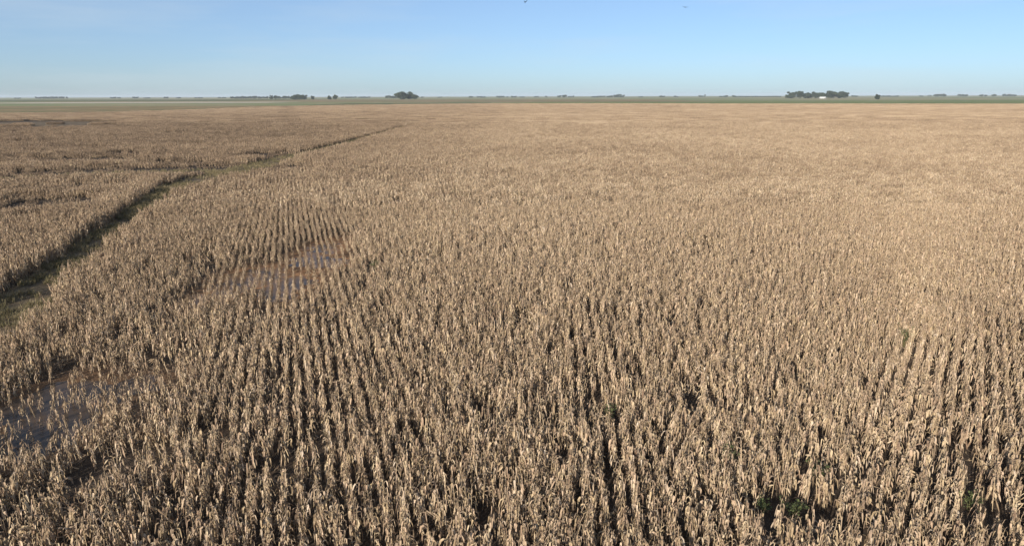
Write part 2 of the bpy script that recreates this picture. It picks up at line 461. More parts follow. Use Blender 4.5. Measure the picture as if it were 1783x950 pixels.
band('stubble_strip', 'thin pale stubble strip far off on the left', [-1300, -900, -560], [1620, 1640, 1660], [1980, 2050, 1950], GZ + .10, M['stubble'])
band('dark_strip', 'thin dark field strip under the left horizon', [-3400, -2200, -1500, -900], [2300, 2300, 2300, 2300], [3600, 3600, 3700, 3900], GZ + .10, M['dark_pasture'])
band('pale_field', 'pale tan field strip below the far trees', [-1500, -900, -300, 500], [2150, 2000, 1800, 1700], [3600, 3300, 3000, 2600], GZ + .08, M['brown_field'])

# ------------------------------------------------------------------ corn
def leaf_shape(rng, segs, cols, length=None):
    """ribbon leaf starting at the origin, leaving along +x: rises, breaks over and hangs"""
    L = length or rng.uniform(.45, .82)
    W = rng.choice((.016, .025, .032, .038, .044)) * rng.uniform(.85, 1.15)
    up = rng.uniform(.2, 1.35)          # start angle above horizontal
    end = rng.uniform(-1.55, -1.25)      # hanging
    brk = rng.choice((rng.uniform(.02, .10), rng.uniform(.05, .2), rng.uniform(.05, .2), rng.uniform(.12, .28)))
    tw = rng.uniform(-1.6, 1.6)
    side = rng.uniform(-.5, .5)
    pts, ang, p, st = [], [], Vector((0, 0, 0)), L / segs
    for k in range(segs + 1):
        t = k / segs
        u = min(max((t - brk * .5) / (brk + .12), 0), 1); u = u * u * (3 - 2 * u)
        a = up + (end - up) * u
        pts.append(p.copy()); ang.append(a)
        yaw = side * t
        p = p + Vector((math.cos(a) * math.cos(yaw), math.cos(a) * math.sin(yaw) + rng.uniform(-.03, .03) * (t > .3), math.sin(a))) * st
    V, F = [], []
    for k in range(segs + 1):
        t = k / segs
        w = W * (.55 + 1.1 * t if t < .4 else 1.0) * (1 - max(0, (t - .45) / .55) ** 1.5 * .93)
        a = ang[k]; roll = tw * t
        tang = Vector((math.cos(a), 0, math.sin(a)))
        nrm = Vector((-math.sin(a), 0, math.cos(a)))
        sd = Vector((0, 1, 0)) * math.cos(roll) + nrm * math.sin(roll)
        nn = tang.cross(sd)
        for c in range(cols + 1):
            q = c / cols * 2 - 1
            V.append(pts[k] + sd * (q * w) + nn * (-.45 * w * (1 - abs(q)) if cols > 1 else 0))
    m_ = cols + 1
    for k in range(segs):
        for c in range(cols):
            F.append((k * m_ + c, k * m_ + c + 1, (k + 1) * m_ + c + 1, (k + 1) * m_ + c))
    return V, F

def place(V, loc, az, tilt=0.):
    mt = Matrix.Translation(loc) @ Matrix.Rotation(az, 4, 'Z') @ Matrix.Rotation(tilt, 4, 'Y')
    return [mt @ v for v in V]

def plan_plant(seed):
    """the pieces of one plant: list of (name, V, F, pv)"""
    rng = random.Random(seed)
    Hh = rng.choice((rng.uniform(.9, 1.2), rng.uniform(1.1, 1.45), rng.uniform(1.15, 1.5)))
    lean = (rng.uniform(-.08, .08), rng.uniform(-.08, .08))
    def axis(z): t = z / Hh; return Vector((lean[0] * t * t, lean[1] * t * t, z))
    return rng, Hh, axis

def corn_pieces(seed, segs=6, cols=2, nstalk=5, detail=True):
    rng, Hh, axis = plan_plant(seed)
    out = []
    b = MB()
    b.tube([axis(Hh * t) for t in (0, .35, .7, 1.0)], [.014, .013, .009, .004], nstalk, rng.uniform(.3, .7))
    out.append(('stalk', b))
    az0 = rng.uniform(0, 6.28)
    nl = rng.randint(8, 11)
    for k in range(nl):
        z = Hh * (.30 + .68 * (k + rng.uniform(-.2, .2)) / (nl - 1))
        az = az0 + math.pi * k + rng.uniform(-.7, .7)
        V, F = leaf_shape(rng, segs, cols, rng.uniform(.34, .70) * (1 - .35 * (k / nl) ** 3))
        b = MB(); b.add(place(V, axis(max(z, .15)), az), F, min(1, max(0, rng.gauss(.5, .24))))
        out.append(('leaf', b))
    if detail or rng.random() < .6:
        b = MB()
        z = Hh * rng.uniform(.45, .6); az = az0 + rng.uniform(-.6, .6)
        o = axis(z); d = Vector((math.cos(az), math.sin(az), 0))
        e = rng.uniform(-1.45, -.5)
        q = d * math.cos(e) + Vector((0, 0, math.sin(e)))
        pts = [o + d * .015, o + d * .03 + q * .06, o + d * .03 + q * .13, o + d * .03 + q * .20, o + d * .03 + q * .25]
        b.tube(pts, [.012, .027, .030, .021, .004], 6 if detail else 4, rng.uniform(.4, .9))
        out.append(('ear', b))
    b = MB()
    top = axis(Hh)
    for k in range(4 if detail else 2):
        a = rng.uniform(0, 6.28); s = rng.uniform(.1, .35)
        e = top + Vector((math.cos(a) * s * .5, math.sin(a) * s * .5, rng.uniform(.06, .2)))
        w = Vector((-math.sin(a), math.cos(a), 0)) * .006
        md = (top + e) / 2 + Vector((0, 0, .05))
        b.add([top - w, top + w, md + w, md - w, e], [(0, 1, 2, 3), (3, 2, 4)], rng.uniform(.2, .8))
    out.append(('tassel', b))
    return out
MATOF = {'stalk': 'stalk', 'leaf': 'leaf', 'ear': 'husk', 'tassel': 'tassel'}

def joined_plants(name, plants):
    """one mesh from plants given as (pieces, x, y, rot, scale)"""
    V, F, P, MI = [], [], [], []
    order = ['leaf', 'stalk', 'ear', 'tassel']
    for pieces, x, y, rz, sc_ in plants:
        c, s = math.cos(rz) * sc_, math.sin(rz) * sc_
        for nm, b in pieces:
            o = len(V)
            V += [(v[0] * c - v[1] * s + x, v[0] * s + v[1] * c + y, v[2] * sc_) for v in b.V]
            F += [tuple(i + o for i in f) for f in b.F]
            P += b.P; MI += [order.index(nm)] * len(b.F)
    me = bpy.data.meshes.new(name)
    me.from_pydata(V, [], F)
    for k in order: me.materials.append(M[MATOF[k]])
    me.polygons.foreach_set('material_index', MI)
    a = me.attributes.new('pv', 'FLOAT', 'POINT'); a.data.foreach_set('value', np.asarray(P, np.float32))
    me.update()
    return me

def source_collection(name, meshes):
    c = bpy.data.collections.new(name)
    for k, me in enumerate(meshes):
        o = bpy.data.objects.new('%s_%02d' % (name, k), me); c.objects.link(o)
    return c

def scatter(name, coll, P, rot, scl, idx, tint):
    """one stuff object: instances of the collection's meshes on points"""
    me = bpy.data.meshes.new(name)
    me.vertices.add(len(P))
    me.vertices.foreach_set('co', np.asarray(P, np.float32).ravel())
    for nm, ty, dat in (('rot', 'FLOAT_VECTOR', rot), ('scl', 'FLOAT_VECTOR', scl), ('idx', 'INT', idx), ('tint', 'FLOAT', tint)):
        a = me.attributes.new(nm, ty, 'POINT')
        if ty == 'FLOAT_VECTOR': a.data.foreach_set('vector', np.asarray(dat, np.float32).ravel())
        elif ty == 'INT': a.data.foreach_set('value', np.asarray(dat, np.int32))
        else: a.data.foreach_set('value', np.asarray(dat, np.float32))
    o = link(name, me)
    ng = bpy.data.node_groups.new(name + '_nodes', 'GeometryNodeTree')
    ng.interface.new_socket('Geometry', in_out='INPUT', socket_type='NodeSocketGeometry')
    ng.interface.new_socket('Geometry', in_out='OUTPUT', socket_type='NodeSocketGeometry')
    N, Lk = ng.nodes, ng.links
    gi, go = N.new('NodeGroupInput'), N.new('NodeGroupOutput')
    ci = N.new('GeometryNodeCollectionInfo')
    ci.inputs['Collection'].default_value = coll
    ci.inputs['Separate Children'].default_value = True
    ci.inputs['Reset Children'].default_value = True
    ip = N.new('GeometryNodeInstanceOnPoints'); ip.inputs['Pick Instance'].default_value = True
    def attr(nm, ty):
        q = N.new('GeometryNodeInputNamedAttribute'); q.data_type = ty; q.inputs['Name'].default_value = nm
        return [s for s in q.outputs if s.enabled and s.name == 'Attribute'][0]
    e2r = N.new('FunctionNodeEulerToRotation')
    Lk.new(attr('rot', 'FLOAT_VECTOR'), e2r.inputs[0])
    Lk.new(gi.outputs[0], ip.inputs['Points'])
    Lk.new(ci.outputs[0], ip.inputs['Instance'])
    Lk.new(attr('idx', 'INT'), ip.inputs['Instance Index'])
    Lk.new(e2r.outputs[0], ip.inputs['Rotation'])
    Lk.new(attr('scl', 'FLOAT_VECTOR'), ip.inputs['Scale'])
    Lk.new(ip.outputs[0], go.inputs[0])
    md = o.modifiers.new('scatter', 'NODES'); md.node_group = ng
    return o

RNG = np.random.default_rng(12)
PROTO = [corn_pieces(100 + k) for k in range(20)]

# rows: three drills of the planter meet in the near field
ROW, STEP = .56, .19
def rows_of(theta, x0, x1, y0, y1):
    c, s = math.cos(theta), math.sin(theta)       # row direction (s, c) , across (c, -s)
    cor = [(x * c - y * s, x * s + y * c) for x in (x0, x1) for y in (y0, y1)]
    a0, a1 = min(q[0] for q in cor), max(q[0] for q in cor)
    b0, b1 = min(q[1] for q in cor), max(q[1] for q in cor)
    A, B = np.meshgrid(np.arange(math.floor(a0 / ROW), a1 / ROW) * ROW, np.arange(b0, b1, STEP))
    A = A + RNG.normal(0, .028, A.shape) + .16 * (vnoise(A * 3, B, 5., 81) - .5)
    B = B + RNG.uniform(-.07, .07, B.shape)
    x, y = (A * c + B * s).ravel(), (-A * s + B * c).ravel()
    ok = (x > x0) & (x < x1) & (y > y0) & (y < y1)
    ok &= ~((vnoise(A * 40, B, 1.1, 83).ravel() > .84) & (RNG.random(x.shape) < .8))
    return x[ok], y[ok]

NEAR = 90.
parts_x, parts_y = [], []
for th, blk in ((-17.2, 0), (4., 1), (33., 2)):
    x, y = rows_of(R(th), -80, 80, 12, NEAR)
    w = (fbm(x, y, 3., 91) - .5) * 2.
    ac = 1.7 + .10 * (y - 21) + w
    cb = 9.9 + .62 * (y - 20.5) + w + 60 * np.clip((y - 41 - 4 * w) / 6, 0, 1)
    ac = ac + 90 * np.clip((y - 46 - 4 * w) / 6, 0, 1)
    blkof = np.where(x < ac, 0, np.where(x < cb, 1, 2))
    ok = (blkof == blk) & (np.abs(x) < .76 * y + 7)
    parts_x.append(x[ok]); parts_y.append(y[ok])
x = np.concatenate(parts_x); y = np.concatenate(parts_y)
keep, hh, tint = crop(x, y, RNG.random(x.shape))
x, y, hh, tint = x[keep], y[keep], hh[keep], tint[keep]
n_ = len(x)
lod = RNG.normal(0, .075, (n_, 2))
bad = RNG.random(n_) < .06
lod[bad] += RNG.normal(0, .45, (bad.sum(), 2))
lx = (fbm(x, y, 7., 95) - .5) * .25; ly = (fbm(x, y, 7., 97) - .5) * .25
rot = np.stack([lod[:, 0] + lx, lod[:, 1] + ly, RNG.uniform(0, 6.283, n_)], 1)
sc_ = hh * RNG.normal(1.0, .07, n_)
wid = np.clip(hh, .6, 1.1) * RNG.normal(1.0, .10, n_)
scl = np.stack([wid, wid, sc_], 1)
z = soil_z(x, y) - .03
idx = RNG.integers(0, len(PROTO), n_)

# the 300 plants that show largest: single things with their parts
inv = cam.matrix_world.inverted()
im = np.array(inv)
def proj(px, py, pz):
    c = np.stack([px, py, pz, np.ones_like(px)], 0)
    q = im @ c
    d = -q[2]
    return q[0] / d * 1227 + 891.5, 475 - q[1] / d * 1227, d
u, v, d = proj(x, y, z + .8)
vis = (u > 4) & (u < 1779) & (v < 946)
order = np.argsort(np.where(vis, d, 1e9))[:300]
single = np.zeros(n_, bool); single[order] = True

proto_mesh = []
for pk, pieces in enumerate(PROTO):
    L = []
    for nm, b in pieces:
        me = b.mesh('corn_' + nm, M[MATOF[nm]])
        L.append((nm, me))
    proto_mesh.append(L)
ACROSS = ['in the bottom left corner', 'at the bottom below the near puddle', 'at the bottom, a fifth across from the left',
          'at the bottom, a third across from the left', 'at the bottom just left of the middle', 'at the very middle of the bottom',
          'at the bottom just right of the middle', 'at the bottom left of the green weeds', 'at the bottom around the green weeds',
          'at the bottom right of the green weeds', 'at the bottom near the right corner', 'in the bottom right corner']
def corn_label(i):
    w = ACROSS[min(11, int(u[i] / 1783. * 12))]
    tall = proto_h[idx[i]] * scl[i][2]
    size = 'tall ' if tall > 1.36 else 'short ' if tall < 1.02 else ''
    up = Matrix.Rotation(rot[i][2], 3, 'Z') @ Matrix.Rotation(rot[i][1], 3, 'Y') @ Matrix.Rotation(rot[i][0], 3, 'X') @ Vector((0, 0, 1))
    if up.z < .88: lean = 'fallen over'
    elif up.x < -.07: lean = 'left leaning'
    elif up.x > .07: lean = 'right leaning'
    else: lean = 'upright'
    cut = ', cut off' if v[i] > 905 else ''
    return '%s%s corn plant %s%s' % (size, lean, w, cut)
proto_h = [max(vv[2] for nm, b in pcs if nm == 'stalk' for vv in b.V) for pcs in PROTO]
for i in order:
    root = bpy.data.objects.new('corn_plant', None)
    COL.objects.link(root)
    root.empty_display_size = .1
    root.location = (x[i], y[i], z[i]); root.rotation_euler = rot[i]; root.scale = scl[i]
    lab = corn_label(i)
    tag(root, lab, 'corn plant', 'corn plants along the bottom edge')
    for nm, me in proto_mesh[idx[i]]:
        o = bpy.data.objects.new(nm, me); COL.objects.link(o); o.parent = root

rest = ~single
near_c = source_collection('corn_source', [joined_plants('corn_source', [(p, 0, 0, 0, 1)]) for p in PROTO])
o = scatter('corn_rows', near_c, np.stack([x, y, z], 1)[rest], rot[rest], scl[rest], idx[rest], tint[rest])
tag(o, 'rows of dry tan corn filling the near half of the field', 'corn', kind='stuff')

# middle distance: short lengths of two rows
LITE = [corn_pieces(300 + k, 4, 1, 3, False) for k in range(14)]
rr = random.Random(5)
def patch_mesh(name, w, h_):
    pl = []
    for a in range(int(round(w / ROW))):
        for b_ in range(int(h_ / STEP)):
            if rr.random() < .05: continue
            pl.append((LITE[rr.randrange(14)], (a + .5) * ROW - w / 2 + rr.gauss(0, .05), (b_ + .5) * STEP - h_ / 2 + rr.uniform(-.07, .07),
                       rr.uniform(0, 6.28), rr.uniform(.82, 1.12)))
    return joined_plants(name, pl)
mid_c = source_collection('corn_patch', [patch_mesh('corn_patch', 1.68, 1.68) for _ in range(10)])
TH = R(-17.2); c, s = math.cos(TH), math.sin(TH)
MIDFAR = 360.
A, B = np.meshgrid(np.arange(-420, 420, 1.68), np.arange(0, 480, 1.68))
x = (A * c + B * s).ravel(); y = (-A * s + B * c).ravel()
ok = (y > NEAR + .5) & (y < MIDFAR) & (np.abs(x) < .76 * y + 10)
x, y = x[ok], y[ok]
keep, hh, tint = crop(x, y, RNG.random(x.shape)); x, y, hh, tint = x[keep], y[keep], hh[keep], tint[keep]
n_ = len(x)
rot = np.zeros((n_, 3)); rot[:, 2] = -TH + np.pi * RNG.integers(0, 2, n_) + RNG.normal(0, .12, n_)
x = x + RNG.normal(0, .10, n_); y = y + RNG.normal(0, .10, n_)
hs = hh * RNG.normal(1., .09, n_)
zz = np.where(y < 111, -.04, GZ + .03)
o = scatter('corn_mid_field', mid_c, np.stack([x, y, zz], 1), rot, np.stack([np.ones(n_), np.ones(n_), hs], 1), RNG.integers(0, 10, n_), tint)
tag(o, 'dry tan corn of the middle distance merging into one mass', 'corn', kind='stuff')

# far part: larger tiles
far_c = source_collection('corn_tile', [patch_mesh('corn_tile', 7.84, 7.84) for _ in range(4)])
A, B = np.meshgrid(np.arange(-1400, 1400, 7.84), np.arange(200, 1800, 7.84))
x = (A * c + B * s).ravel(); y = (-A * s + B * c).ravel()
ok = (y > MIDFAR + 2.5) & (y < far_edge(x) - 5 - np.where(x < -200, 55 * fbm(x, y * .4, 45., 55), 8 * vnoise(x, y, 30., 55))) & (np.abs(x) < .76 * y + 20)
x, y = x[ok], y[ok]
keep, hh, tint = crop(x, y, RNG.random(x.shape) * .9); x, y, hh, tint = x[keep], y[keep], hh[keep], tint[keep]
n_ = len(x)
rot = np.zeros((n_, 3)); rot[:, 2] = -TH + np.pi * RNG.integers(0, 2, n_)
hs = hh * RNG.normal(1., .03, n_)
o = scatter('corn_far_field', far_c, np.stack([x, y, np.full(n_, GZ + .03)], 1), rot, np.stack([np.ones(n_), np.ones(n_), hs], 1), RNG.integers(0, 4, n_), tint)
tag(o, 'smooth tan sheet of far corn reaching the field edge', 'corn', kind='stuff')

# fallen leaves between the rows
lit = []
for k in range(6):
    rg = random.Random(700 + k); b = MB()
    for q in range(3):
        V, F = leaf_shape(rg, 4, 1)
        V = [Vector((v.x * .6 - v.z * .7, v.y + v.z * .3, .02 + .03 * rg.random())) for v in V]
        b.add(place(V, (rg.uniform(-.2, .2), rg.uniform(-.2, .2), 0), rg.uniform(0, 6.28)), F, rg.uniform(.1, .7))
    lit.append(b.mesh('fallen_leaf', M['leaf']))
lit_c = source_collection('fallen_leaf_source', lit)
n_ = 16000
y = 14 + 66 * np.sqrt(RNG.random(n_)); x = (RNG.random(n_) * 2 - 1) * (.75 * y + 5)
ok = (hollow(x, y) < .35) & (path_gap(x, y, TRACK, TRACK_W) > -.3); x, y = x[ok], y[ok]; n_ = len(x)
rot = np.zeros((n_, 3)); rot[:, 2] = RNG.random(n_) * 6.28
o = scatter('leaf_litter', lit_c, np.stack([x, y, soil_z(x, y)], 1), rot, np.ones((n_, 3)), RNG.integers(0, 6, n_), np.full(n_, -.12))
tag(o, 'fallen dry corn leaves littering the soil between rows', 'leaf litter', kind='stuff')

# grass and weeds on the track and round the puddles
tuf = []
for k in range(6):
    rg = random.Random(800 + k); b = MB()
    for q in range(16):
        a = rg.uniform(0, 6.28); hgt = rg.uniform(.12, .5); o_ = Vector((rg.gauss(0, .08), rg.gauss(0, .08), 0))
        dd = Vector((math.cos(a), math.sin(a), 0)); w = Vector((-dd.y, dd.x, 0)) * .009
        m1 = o_ + dd * hgt * .25 + Vector((0, 0, hgt * .7)); t1 = o_ + dd * hgt * .8 + Vector((0, 0, hgt * .85))
        b.add([o_ - w, o_ + w, m1 + w, m1 - w, t1], [(0, 1, 2, 3), (3, 2, 4)], rg.random())
    tuf.append(b.mesh('grass_tuft', M['grass']))
tuf_c = source_collection('grass_tuft_source', tuf)
PX, PY = [], []
for P, W in ((TRACK, TRACK_W), (BRANCH, BRANCH_W)):
    for k in range(len(P) - 1):
        L = np.hypot(*(P[k + 1] - P[k])); m_ = int(L * (W[k] + W[k + 1]) * (10 if P[k][1] < 120 else 3))
        t = RNG.random(m_); dd = (P[k + 1] - P[k]) / L
        off = (RNG.random(m_) * 2 - 1) * (W[k] + t * (W[k + 1] - W[k]) + .3)
        PX.append(P[k][0] + dd[0] * L * t + dd[1] * off); PY.append(P[k][1] + dd[1] * L * t - dd[0] * off)
x = np.concatenate(PX); y = np.concatenate(PY)
ok = fbm(x, y, 2.5, 99) > .36; x, y = x[ok], y[ok]; n_ = len(x)
rot = np.zeros((n_, 3)); rot[:, 2] = RNG.random(n_) * 6.28
gs = RNG.uniform(.7, 1.4, n_)
o = scatter('track_grass', tuf_c, np.stack([x, y, np.full(n_, -.02)], 1), rot, np.stack([gs] * 3, 1), RNG.integers(0, 6, n_), .12 + .4 * (fbm(x, y, 5., 101) - .5))
tag(o, 'short green and straw grass growing on the track', 'grass', kind='stuff')

# ------------------------------------------------------------------ green weeds in the crop
def make_weed(seed, rad, hgt):
    rg = random.Random(seed); st, fo = MB(), MB()
    for k in range(9):
        a = rg.uniform(0, 6.28); e = Vector((math.cos(a) * rad * rg.uniform(.3, 1), math.sin(a) * rad * rg.uniform(.3, 1), hgt * rg.uniform(.6, 1)))
        mid = e * .5 + Vector((0, 0, hgt * .15))
        st.tube([Vector((0, 0, 0)), mid, e], [.012, .008, .004], 4)
        for q in range(26):
            t = rg.uniform(.25, 1.05); p = (mid * 2 * t if t < .5 else mid + (e - mid) * (t - .5) * 2) + Vector((rg.gauss(0, .07), rg.gauss(0, .07), rg.gauss(0, .06)))
            d1 = Vector((rg.gauss(0, 1), rg.gauss(0, 1), rg.gauss(0, .6))).normalized() * rg.uniform(.05, .11)
            d2 = d1.cross(Vector((rg.gauss(0, .4), rg.gauss(0, .4), 1))).normalized() * d1.length * .38
            fo.add([p, p + d1 * .5 + d2, p + d1, p + d1 * .5 - d2], [(0, 1, 2, 3)], rg.random())
    return st.mesh('weed_stem', M['grass']), fo.mesh('weed_foliage', M['weed'])
WEEDS = [((9.9, 22.1), .55, .75, 'large green weed at the bottom edge, lower right of the field'),
         ((8.95, 22.3), .35, .6, 'small green weed left of the large one at the bottom edge'),
         ((11.8, 24.6), .5, .8, 'olive green weed in a gap above the large bottom weed'),
         ((23.2, 39.4), .45, 1.5, 'tall green weed standing alone in the right of the field'),
         ((4.4, 29.3), .35, 1.2, 'thin green weed between rows right of the middle'),
         ((8.6, 25.3), .35, 1.2, 'green weed stem among corn above the small bottom weed'),
         ((16.4, 22.5), .5, .8, 'green weed in the dark gap in the right corner'),
         ((-26.2, 29.8), .5, .6, 'green weed on the left bank of the near puddle'),
         ((-11.7, 58.8), .7, .9, 'dark green weed filling a hole right of the brown puddle')]
for k, ((wx, wy), rad, hgt, lab) in enumerate(WEEDS):
    e = bpy.data.objects.new('green_weed', None); COL.objects.link(e)
    e.location = (wx, wy, float(soil_z(np.array([wx]), np.array([wy]))[0]) - .02)
    tag(e, lab, 'weed', 'green weeds in the corn')
    a, b_ = make_weed(900 + k, rad, hgt)
    link('stem', a, e); link('foliage', b_, e)

# ------------------------------------------------------------------ trees on the plain
def crown_cloud(b, rg, cx, cy, cz, rx, ry, rz, n, size):
    """leafy clumps spread through a crown of several uneven lobes"""
    lobes = []
    lobes += [(cx, cy, cz + .05 * rz, .72, rg.random()), (cx, cy, cz - .35 * rz, .75, rg.random())]
    for k in range(11):
        a = rg.uniform(0, 6.28); rr_ = rg.uniform(.3, .85)
        lobes.append((cx + math.cos(a) * rx * rr_, cy + math.sin(a) * ry * rr_, cz + rg.uniform(-.65, .7) * rz, rg.uniform(.22, .5), rg.random()))
    for k in range(n):
        lx_, ly_, lz_, lr, lv = lobes[k % len(lobes)]
        d_ = Vector((rg.gauss(0, 1), rg.gauss(0, 1), rg.gauss(0, 1))).normalized() * (rg.random() ** .45)
        p = Vector((lx_ + d_.x * rx * lr, ly_ + d_.y * ry * lr, lz_ + d_.z * rz * lr))
        a = Vector((rg.gauss(0, 1), rg.gauss(0, 1), rg.gauss(0, 1))).normalized() * size * rg.uniform(.6, 1.3)
        c_ = a.cross(Vector((rg.gauss(0, 1), rg.gauss(0, 1), rg.gauss(0, 1)))).normalized() * a.length * .6
        b.add([p - a, p + c_, p + a, p - c_], [(0, 1, 2, 3)], min(1, max(0, lv * .5 + rg.random() * .5)))

def make_tree(seed, H_, W_, low=.18):
    rg = random.Random(seed)
    t = MB(); r0 = H_ * .022
    tips = []
    t.tube([(0, 0, -.5), (rg.uniform(-.3, .3), 0, H_ * .25), (rg.uniform(-.6, .6), rg.uniform(-.5, .5), H_ * .6), (0, 0, H_ * .85)], [r0 * 1.2, r0, r0 * .6, r0 * .15], 7)
    for k in range(7):
        a = rg.uniform(0, 6.28); z0 = H_ * rg.uniform(.2, .6); e = Vector((math.cos(a) * W_ * .36, math.sin(a) * W_ * .36, z0 + H_ * rg.uniform(.12, .3)))
        t.tube([Vector((0, 0, z0)), Vector((e.x * .5, e.y * .5, z0 + (e.z - z0) * .35)), e], [r0 * .5, r0 * .3, r0 * .08], 5)
    c_ = MB()
    crown_cloud(c_, rg, 0, 0, H_ * (low + (1 - low) * .5), W_ * .5, W_ * .5, H_ * (1 - low) * .5, 2400, W_ * .052)
    return t.mesh('tree_trunk', M['bark']), c_.mesh('tree_crown', M['crown'])

def tree(px_x, y, H_, W_, label, seed, low=.12, group='trees on the far plain', name='tree'):
    e = bpy.data.objects.new(name, None); COL.objects.link(e)
    e.location = (px_x, y, GZ); tag(e, label, 'tree', group)
    a, b_ = make_tree(seed, H_, W_, low)
    link('trunk', a, e); link('crown', b_, e)
    return e

def X_at(px, D): return (px - 891.5) / 1227. * D * .9695 + .0   # used only to write the far layout compactly
def clump(x, y, W_, H_, label, seed, name='tree_clump', dens=1.0):
    rg = random.Random(seed); b = MB()
    n_t = max(2, int(W_ / (H_ * .9)))
    for k in range(n_t):
        tx_ = (k + .5) / n_t * W_ - W_ / 2 + rg.uniform(-.2, .2) * W_ / n_t; hh_ = H_ * rg.uniform(.72, 1.0); ww = W_ / n_t * rg.uniform(1.0, 1.5)
        ty_ = rg.uniform(-1, 1) * H_ * .6
        b.tube([(tx_, ty_, -.3), (tx_, ty_, hh_ * .5)], [hh_ * .025, hh_ * .012], 5)
        crown_cloud(b, rg, tx_, ty_, hh_ * .52, ww * .55, ww * .6, hh_ * .48, int(480 * dens), max(.8, ww * .10))
    o = link(name, b.mesh(name, M['crown']), None, (x, y, GZ))
    tag(o, label, 'tree clump', 'tree clumps along the horizon', 'stuff')
    return o

# grove behind the white shed
GD = 3300.
grove = [(1373, 13, 20), (1383, 15, 31), (1393, 14, 32), (1404, 13, 27), (1414, 12, 26), (1424, 14, 29), (1434, 14, 29), (1444, 16, 33), (1455, 15, 33), (1465, 14, 31), (1473, 11, 29)]
onum = ['first', 'second', 'third', 'fourth', 'fifth', 'sixth', 'seventh', 'eighth', 'ninth', 'tenth', 'eleventh', 'twelfth', 'thirteenth', 'fourteenth', 'fifteenth', 'sixteenth']
for k, (px, w, h_) in enumerate(grove):
    tree(X_at(px, GD), GD + (k * 37 % 50) - 20, h_, w * GD / 1227 * 1.15, '%s tree from the left in the dark grove behind the white shed' % onum[k], 40 + k, .04, 'trees of the shed grove')
bush = tree(X_at(1439, GD - 110), GD - 110, 8., 8., 'small dark bush right beside the white shed', 60, .05)

# solitary trees, left of the middle
TD = 3100.
solo = [(700.5, 21, 33, 'broad dark tree, left of the tall pair on the middle horizon', .05),
        (712.5, 18, 35, 'tall dark tree in the middle of the tall horizon group', .08),
        (722, 12, 26, 'shorter dark tree on the right of the tall horizon group', .05),
        (583, 9, 21, 'round dark tree, right one of the pair in the open', .05),
        (573, 7, 18, 'smaller dark tree, left one of the pair in the open', .05),
        (541, 6, 16, 'single small tree just right of the long belt', .05),
        (513, 14, 24, 'tallest dark tree at the right end of the long belt', .03),
        (521, 14, 22, 'bushy dark tree second from the right of the long belt', .03),
        (530, 9, 20, 'low dark tree ending the long belt on the right', .03),
        (504, 6, 18, 'slim tree just left of the tallest belt tree', .03),
        (469, 5, 20, 'small tree rising from the middle of the long belt', .03),
        (477, 5, 19, 'second small tree rising from the middle of the belt', .03)]
for k, (px, w, h_, lab, low) in enumerate(solo):
    tree(X_at(px, TD), TD + (k * 31 % 40), h_, w * TD / 1227 * 1.05, lab, 80 + k, low)
tree(X_at(1530, 2350.), 2350., 17., 19., 'scraggy dark lone tree in the pasture right of the grove', 99, .02)

LD = 4600.
belts = [(437, 66, 13, LD, 'long low tree belt on the left horizon', 'tree_belt'), (492, 34, 14, LD, 'tree belt behind the tallest belt trees', 'tree_belt'),
         (684, 24, 14, LD, 'low dark belt touching the tall horizon group', 'tree_belt'), (90, 52, 13, 5600., 'bluish tree belt far off on the left', 'tree_belt'),
         (1320, 80, 7, 5600., 'very low hazy tree line left of the grove', 'tree_belt'), (1550, 30, 8, 5600., 'low hazy tree line right of the lone tree', 'tree_belt')]
for k, (px, w, h_, D, lab, nm) in enumerate(belts):
    clump(X_at(px, D), D, w * D / 1227, h_ * 1.35, lab, 200 + k, nm)
CD = 5600.
left_c = [(30, 10, 7), (190, 10, 10), (205, 5, 8), (228, 9, 12), (252, 12, 7), (280, 8, 11), (306, 8, 8), (345, 12, 8), (380, 14, 8)]
mid_l = [(597, 5, 11), (608, 18, 10), (634, 20, 10)]
mid_c = [(736, 5, 8), (765, 7, 7), (820, 8, 12), (838, 14, 11), (872, 12, 12), (884, 4, 11), (895, 8, 12), (910, 8, 9), (935, 8, 10), (952, 4, 14), (982, 16, 17), (996, 10, 11)]
mid_r = [(1036, 9, 10), (1049, 12, 11), (1063, 10, 13), (1081, 19, 19), (1118, 9, 8), (1157, 9, 12), (1180, 8, 9), (1222, 7, 14), (1232, 4, 17), (1258, 6, 11), (1269, 9, 12), (1283, 7, 11)]
right_c = [(1490, 10, 9), (1612, 6, 9), (1622, 4, 14), (1648, 23, 19), (1682, 16, 15), (1725, 13, 15), (1740, 9, 15), (1753, 12, 15), (1773, 14, 16)]
for grp, txt in ((left_c, '%s hazy tree clump from the left edge of the horizon'), (mid_l, '%s hazy clump right of the two trees in the open'),
                 (mid_c, '%s hazy tree clump right of the tall horizon group'), (mid_r, '%s hazy tree clump right of the centre of the horizon'),
                 (right_c, '%s hazy tree clump right of the lone scraggy tree and grove')):
    for k, (px, w, h_) in enumerate(grp):
        clump(X_at(px, CD), CD + (k * 53 % 90), w * CD / 1227, h_ * 1.35, txt % onum[k], 300 + px, dens=.7)

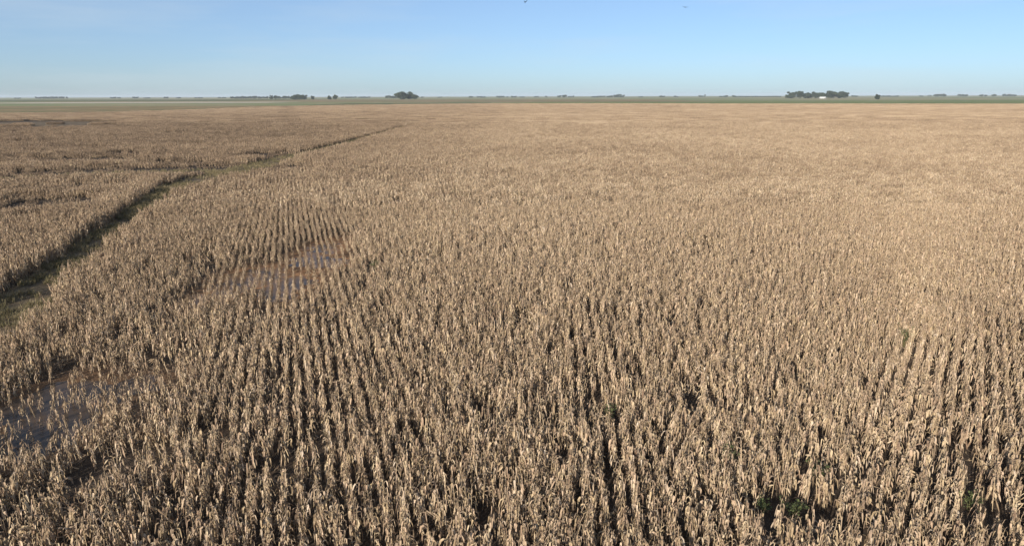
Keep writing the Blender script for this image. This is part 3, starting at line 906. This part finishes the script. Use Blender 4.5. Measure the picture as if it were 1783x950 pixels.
# ------------------------------------------------------------------ white shed before the grove
sx, sy = X_at(1431, 3200.), 3180.
e = bpy.data.objects.new('white_shed', None); COL.objects.link(e); e.location = (sx, sy, GZ)
tag(e, 'small white farm shed in front of the dark grove', 'shed')
w = MB(); w.box(-12, 12, 0, 10, 0, 5.6); link('wall', w.mesh('shed_wall', M['white_wall']), e)
rf = MB()
rf.add([(-12.6, -.6, 5.3), (12.6, -.6, 5.3), (12.6, 5, 7.4), (-12.6, 5, 7.4), (-12.6, 10.6, 5.3), (12.6, 10.6, 5.3),
        (-12.6, -.6, 5.6), (12.6, -.6, 5.6), (12.6, 5, 7.7), (-12.6, 5, 7.7), (-12.6, 10.6, 5.6), (12.6, 10.6, 5.6)],
       [(0, 1, 2, 3), (3, 2, 5, 4), (6, 9, 8, 7), (9, 10, 11, 8), (0, 6, 7, 1), (4, 5, 11, 10), (0, 3, 9, 6), (3, 4, 10, 9), (1, 7, 8, 2), (2, 8, 11, 5)])
link('roof', rf.mesh('shed_roof', M['metal_roof']), e)
dr = MB(); dr.box(7.5, 10.3, -.06, -.003, 0.02, 3.2); link('door', dr.mesh('shed_door', M['dark_door']), e)

# ------------------------------------------------------------------ birds
def make_bird(flap):
    b = MB()
    prof = [(-.30, .004, .0), (-.24, .03, .0), (-.12, .055, -.005), (.02, .062, -.01), (.13, .05, .0), (.19, .034, .012), (.24, .03, .02), (.28, .014, .018), (.32, .003, .012)]
    V, F, n8 = [], [], 8
    for px, r_b, pz in prof:
        for i in range(n8):
            a = 2 * math.pi * i / n8; V.append((px, r_b * math.cos(a), pz + r_b * math.sin(a)))
    for k in range(len(prof) - 1):
        for i in range(n8):
            j = (i + 1) % n8; F.append((k * n8 + i, k * n8 + j, (k + 1) * n8 + j, (k + 1) * n8 + i))
    b.add(V, F)
    for s_ in (-1, 1):     # wings: arm and hand, thin but solid
        st = [(0.03, .11, -.10, .0), (.22, .12, -.10, .6), (.40, .09, -.11, 1.0), (.56, .0, -.12, 1.15), (.66, -.10, -.13, 1.2)]
        V, F = [], []
        for d_, le, te, fz in st:
            yy = s_ * d_ * math.cos(flap * (fz > 0)); zz_ = .03 + d_ * math.sin(flap) * (fz > 0)
            V += [(le, yy, zz_ + .006), (te, yy, zz_ + .002), (te, yy, zz_ - .004), (le, yy, zz_ - .008)]
        for k in range(len(st) - 1):
            for q in range(4):
                q2 = (q + 1) % 4; F.append((k * 4 + q, k * 4 + q2, k * 4 + 4 + q2, k * 4 + 4 + q))
        F.append((16, 17, 18, 19)); b.add(V, F)
    b.add([(-.24, -.03, .005), (-.24, .03, .005), (-.42, .07, .0), (-.42, -.07, .0), (-.24, -.03, -.005), (-.24, .03, -.005), (-.42, .07, -.008), (-.42, -.07, -.008)],
          [(0, 1, 2, 3), (4, 7, 6, 5), (0, 4, 5, 1), (1, 5, 6, 2), (2, 6, 7, 3), (3, 7, 4, 0)])
    return b
BD = 150.
b1 = link('bird', make_bird(.85).mesh('bird', M['feather'], True), None, (2.7, BD, CAM_H + 18.1), (.25, .3, 1.2))
tag(b1, 'dark bird with raised wings at the top of the sky, left one', 'bird', 'birds in the sky')
b2 = link('bird', make_bird(.12).mesh('bird', M['feather'], True), None, (34.9, BD, CAM_H + 17.1), (.05, .05, 1.75))
tag(b2, 'dark bird gliding with flat wings, right one of the two', 'bird', 'birds in the sky')

# ------------------------------------------------------------------ haze over the plain
hz = MB(); hz.box(-14300, 14300, -1800, 15300, -1.2, 42.)
me = hz.mesh('haze', None)
m = bpy.data.materials.new('haze_air'); m.use_nodes = True
n, l = m.node_tree.nodes, m.node_tree.links
n.clear()
out = n.new('ShaderNodeOutputMaterial'); pvn = n.new('ShaderNodeVolumePrincipled')
pvn.inputs['Color'].default_value = (.80, .88, .98, 1)
pvn.inputs['Density'].default_value = 0.000045
pvn.inputs['Anisotropy'].default_value = 0.0
l.new(pvn.outputs[0], out.inputs['Volume'])
me.materials.append(m)
haze = link('haze', me)
tag(haze, 'thin pale blue haze lying over the distant plain', 'haze', kind='stuff')
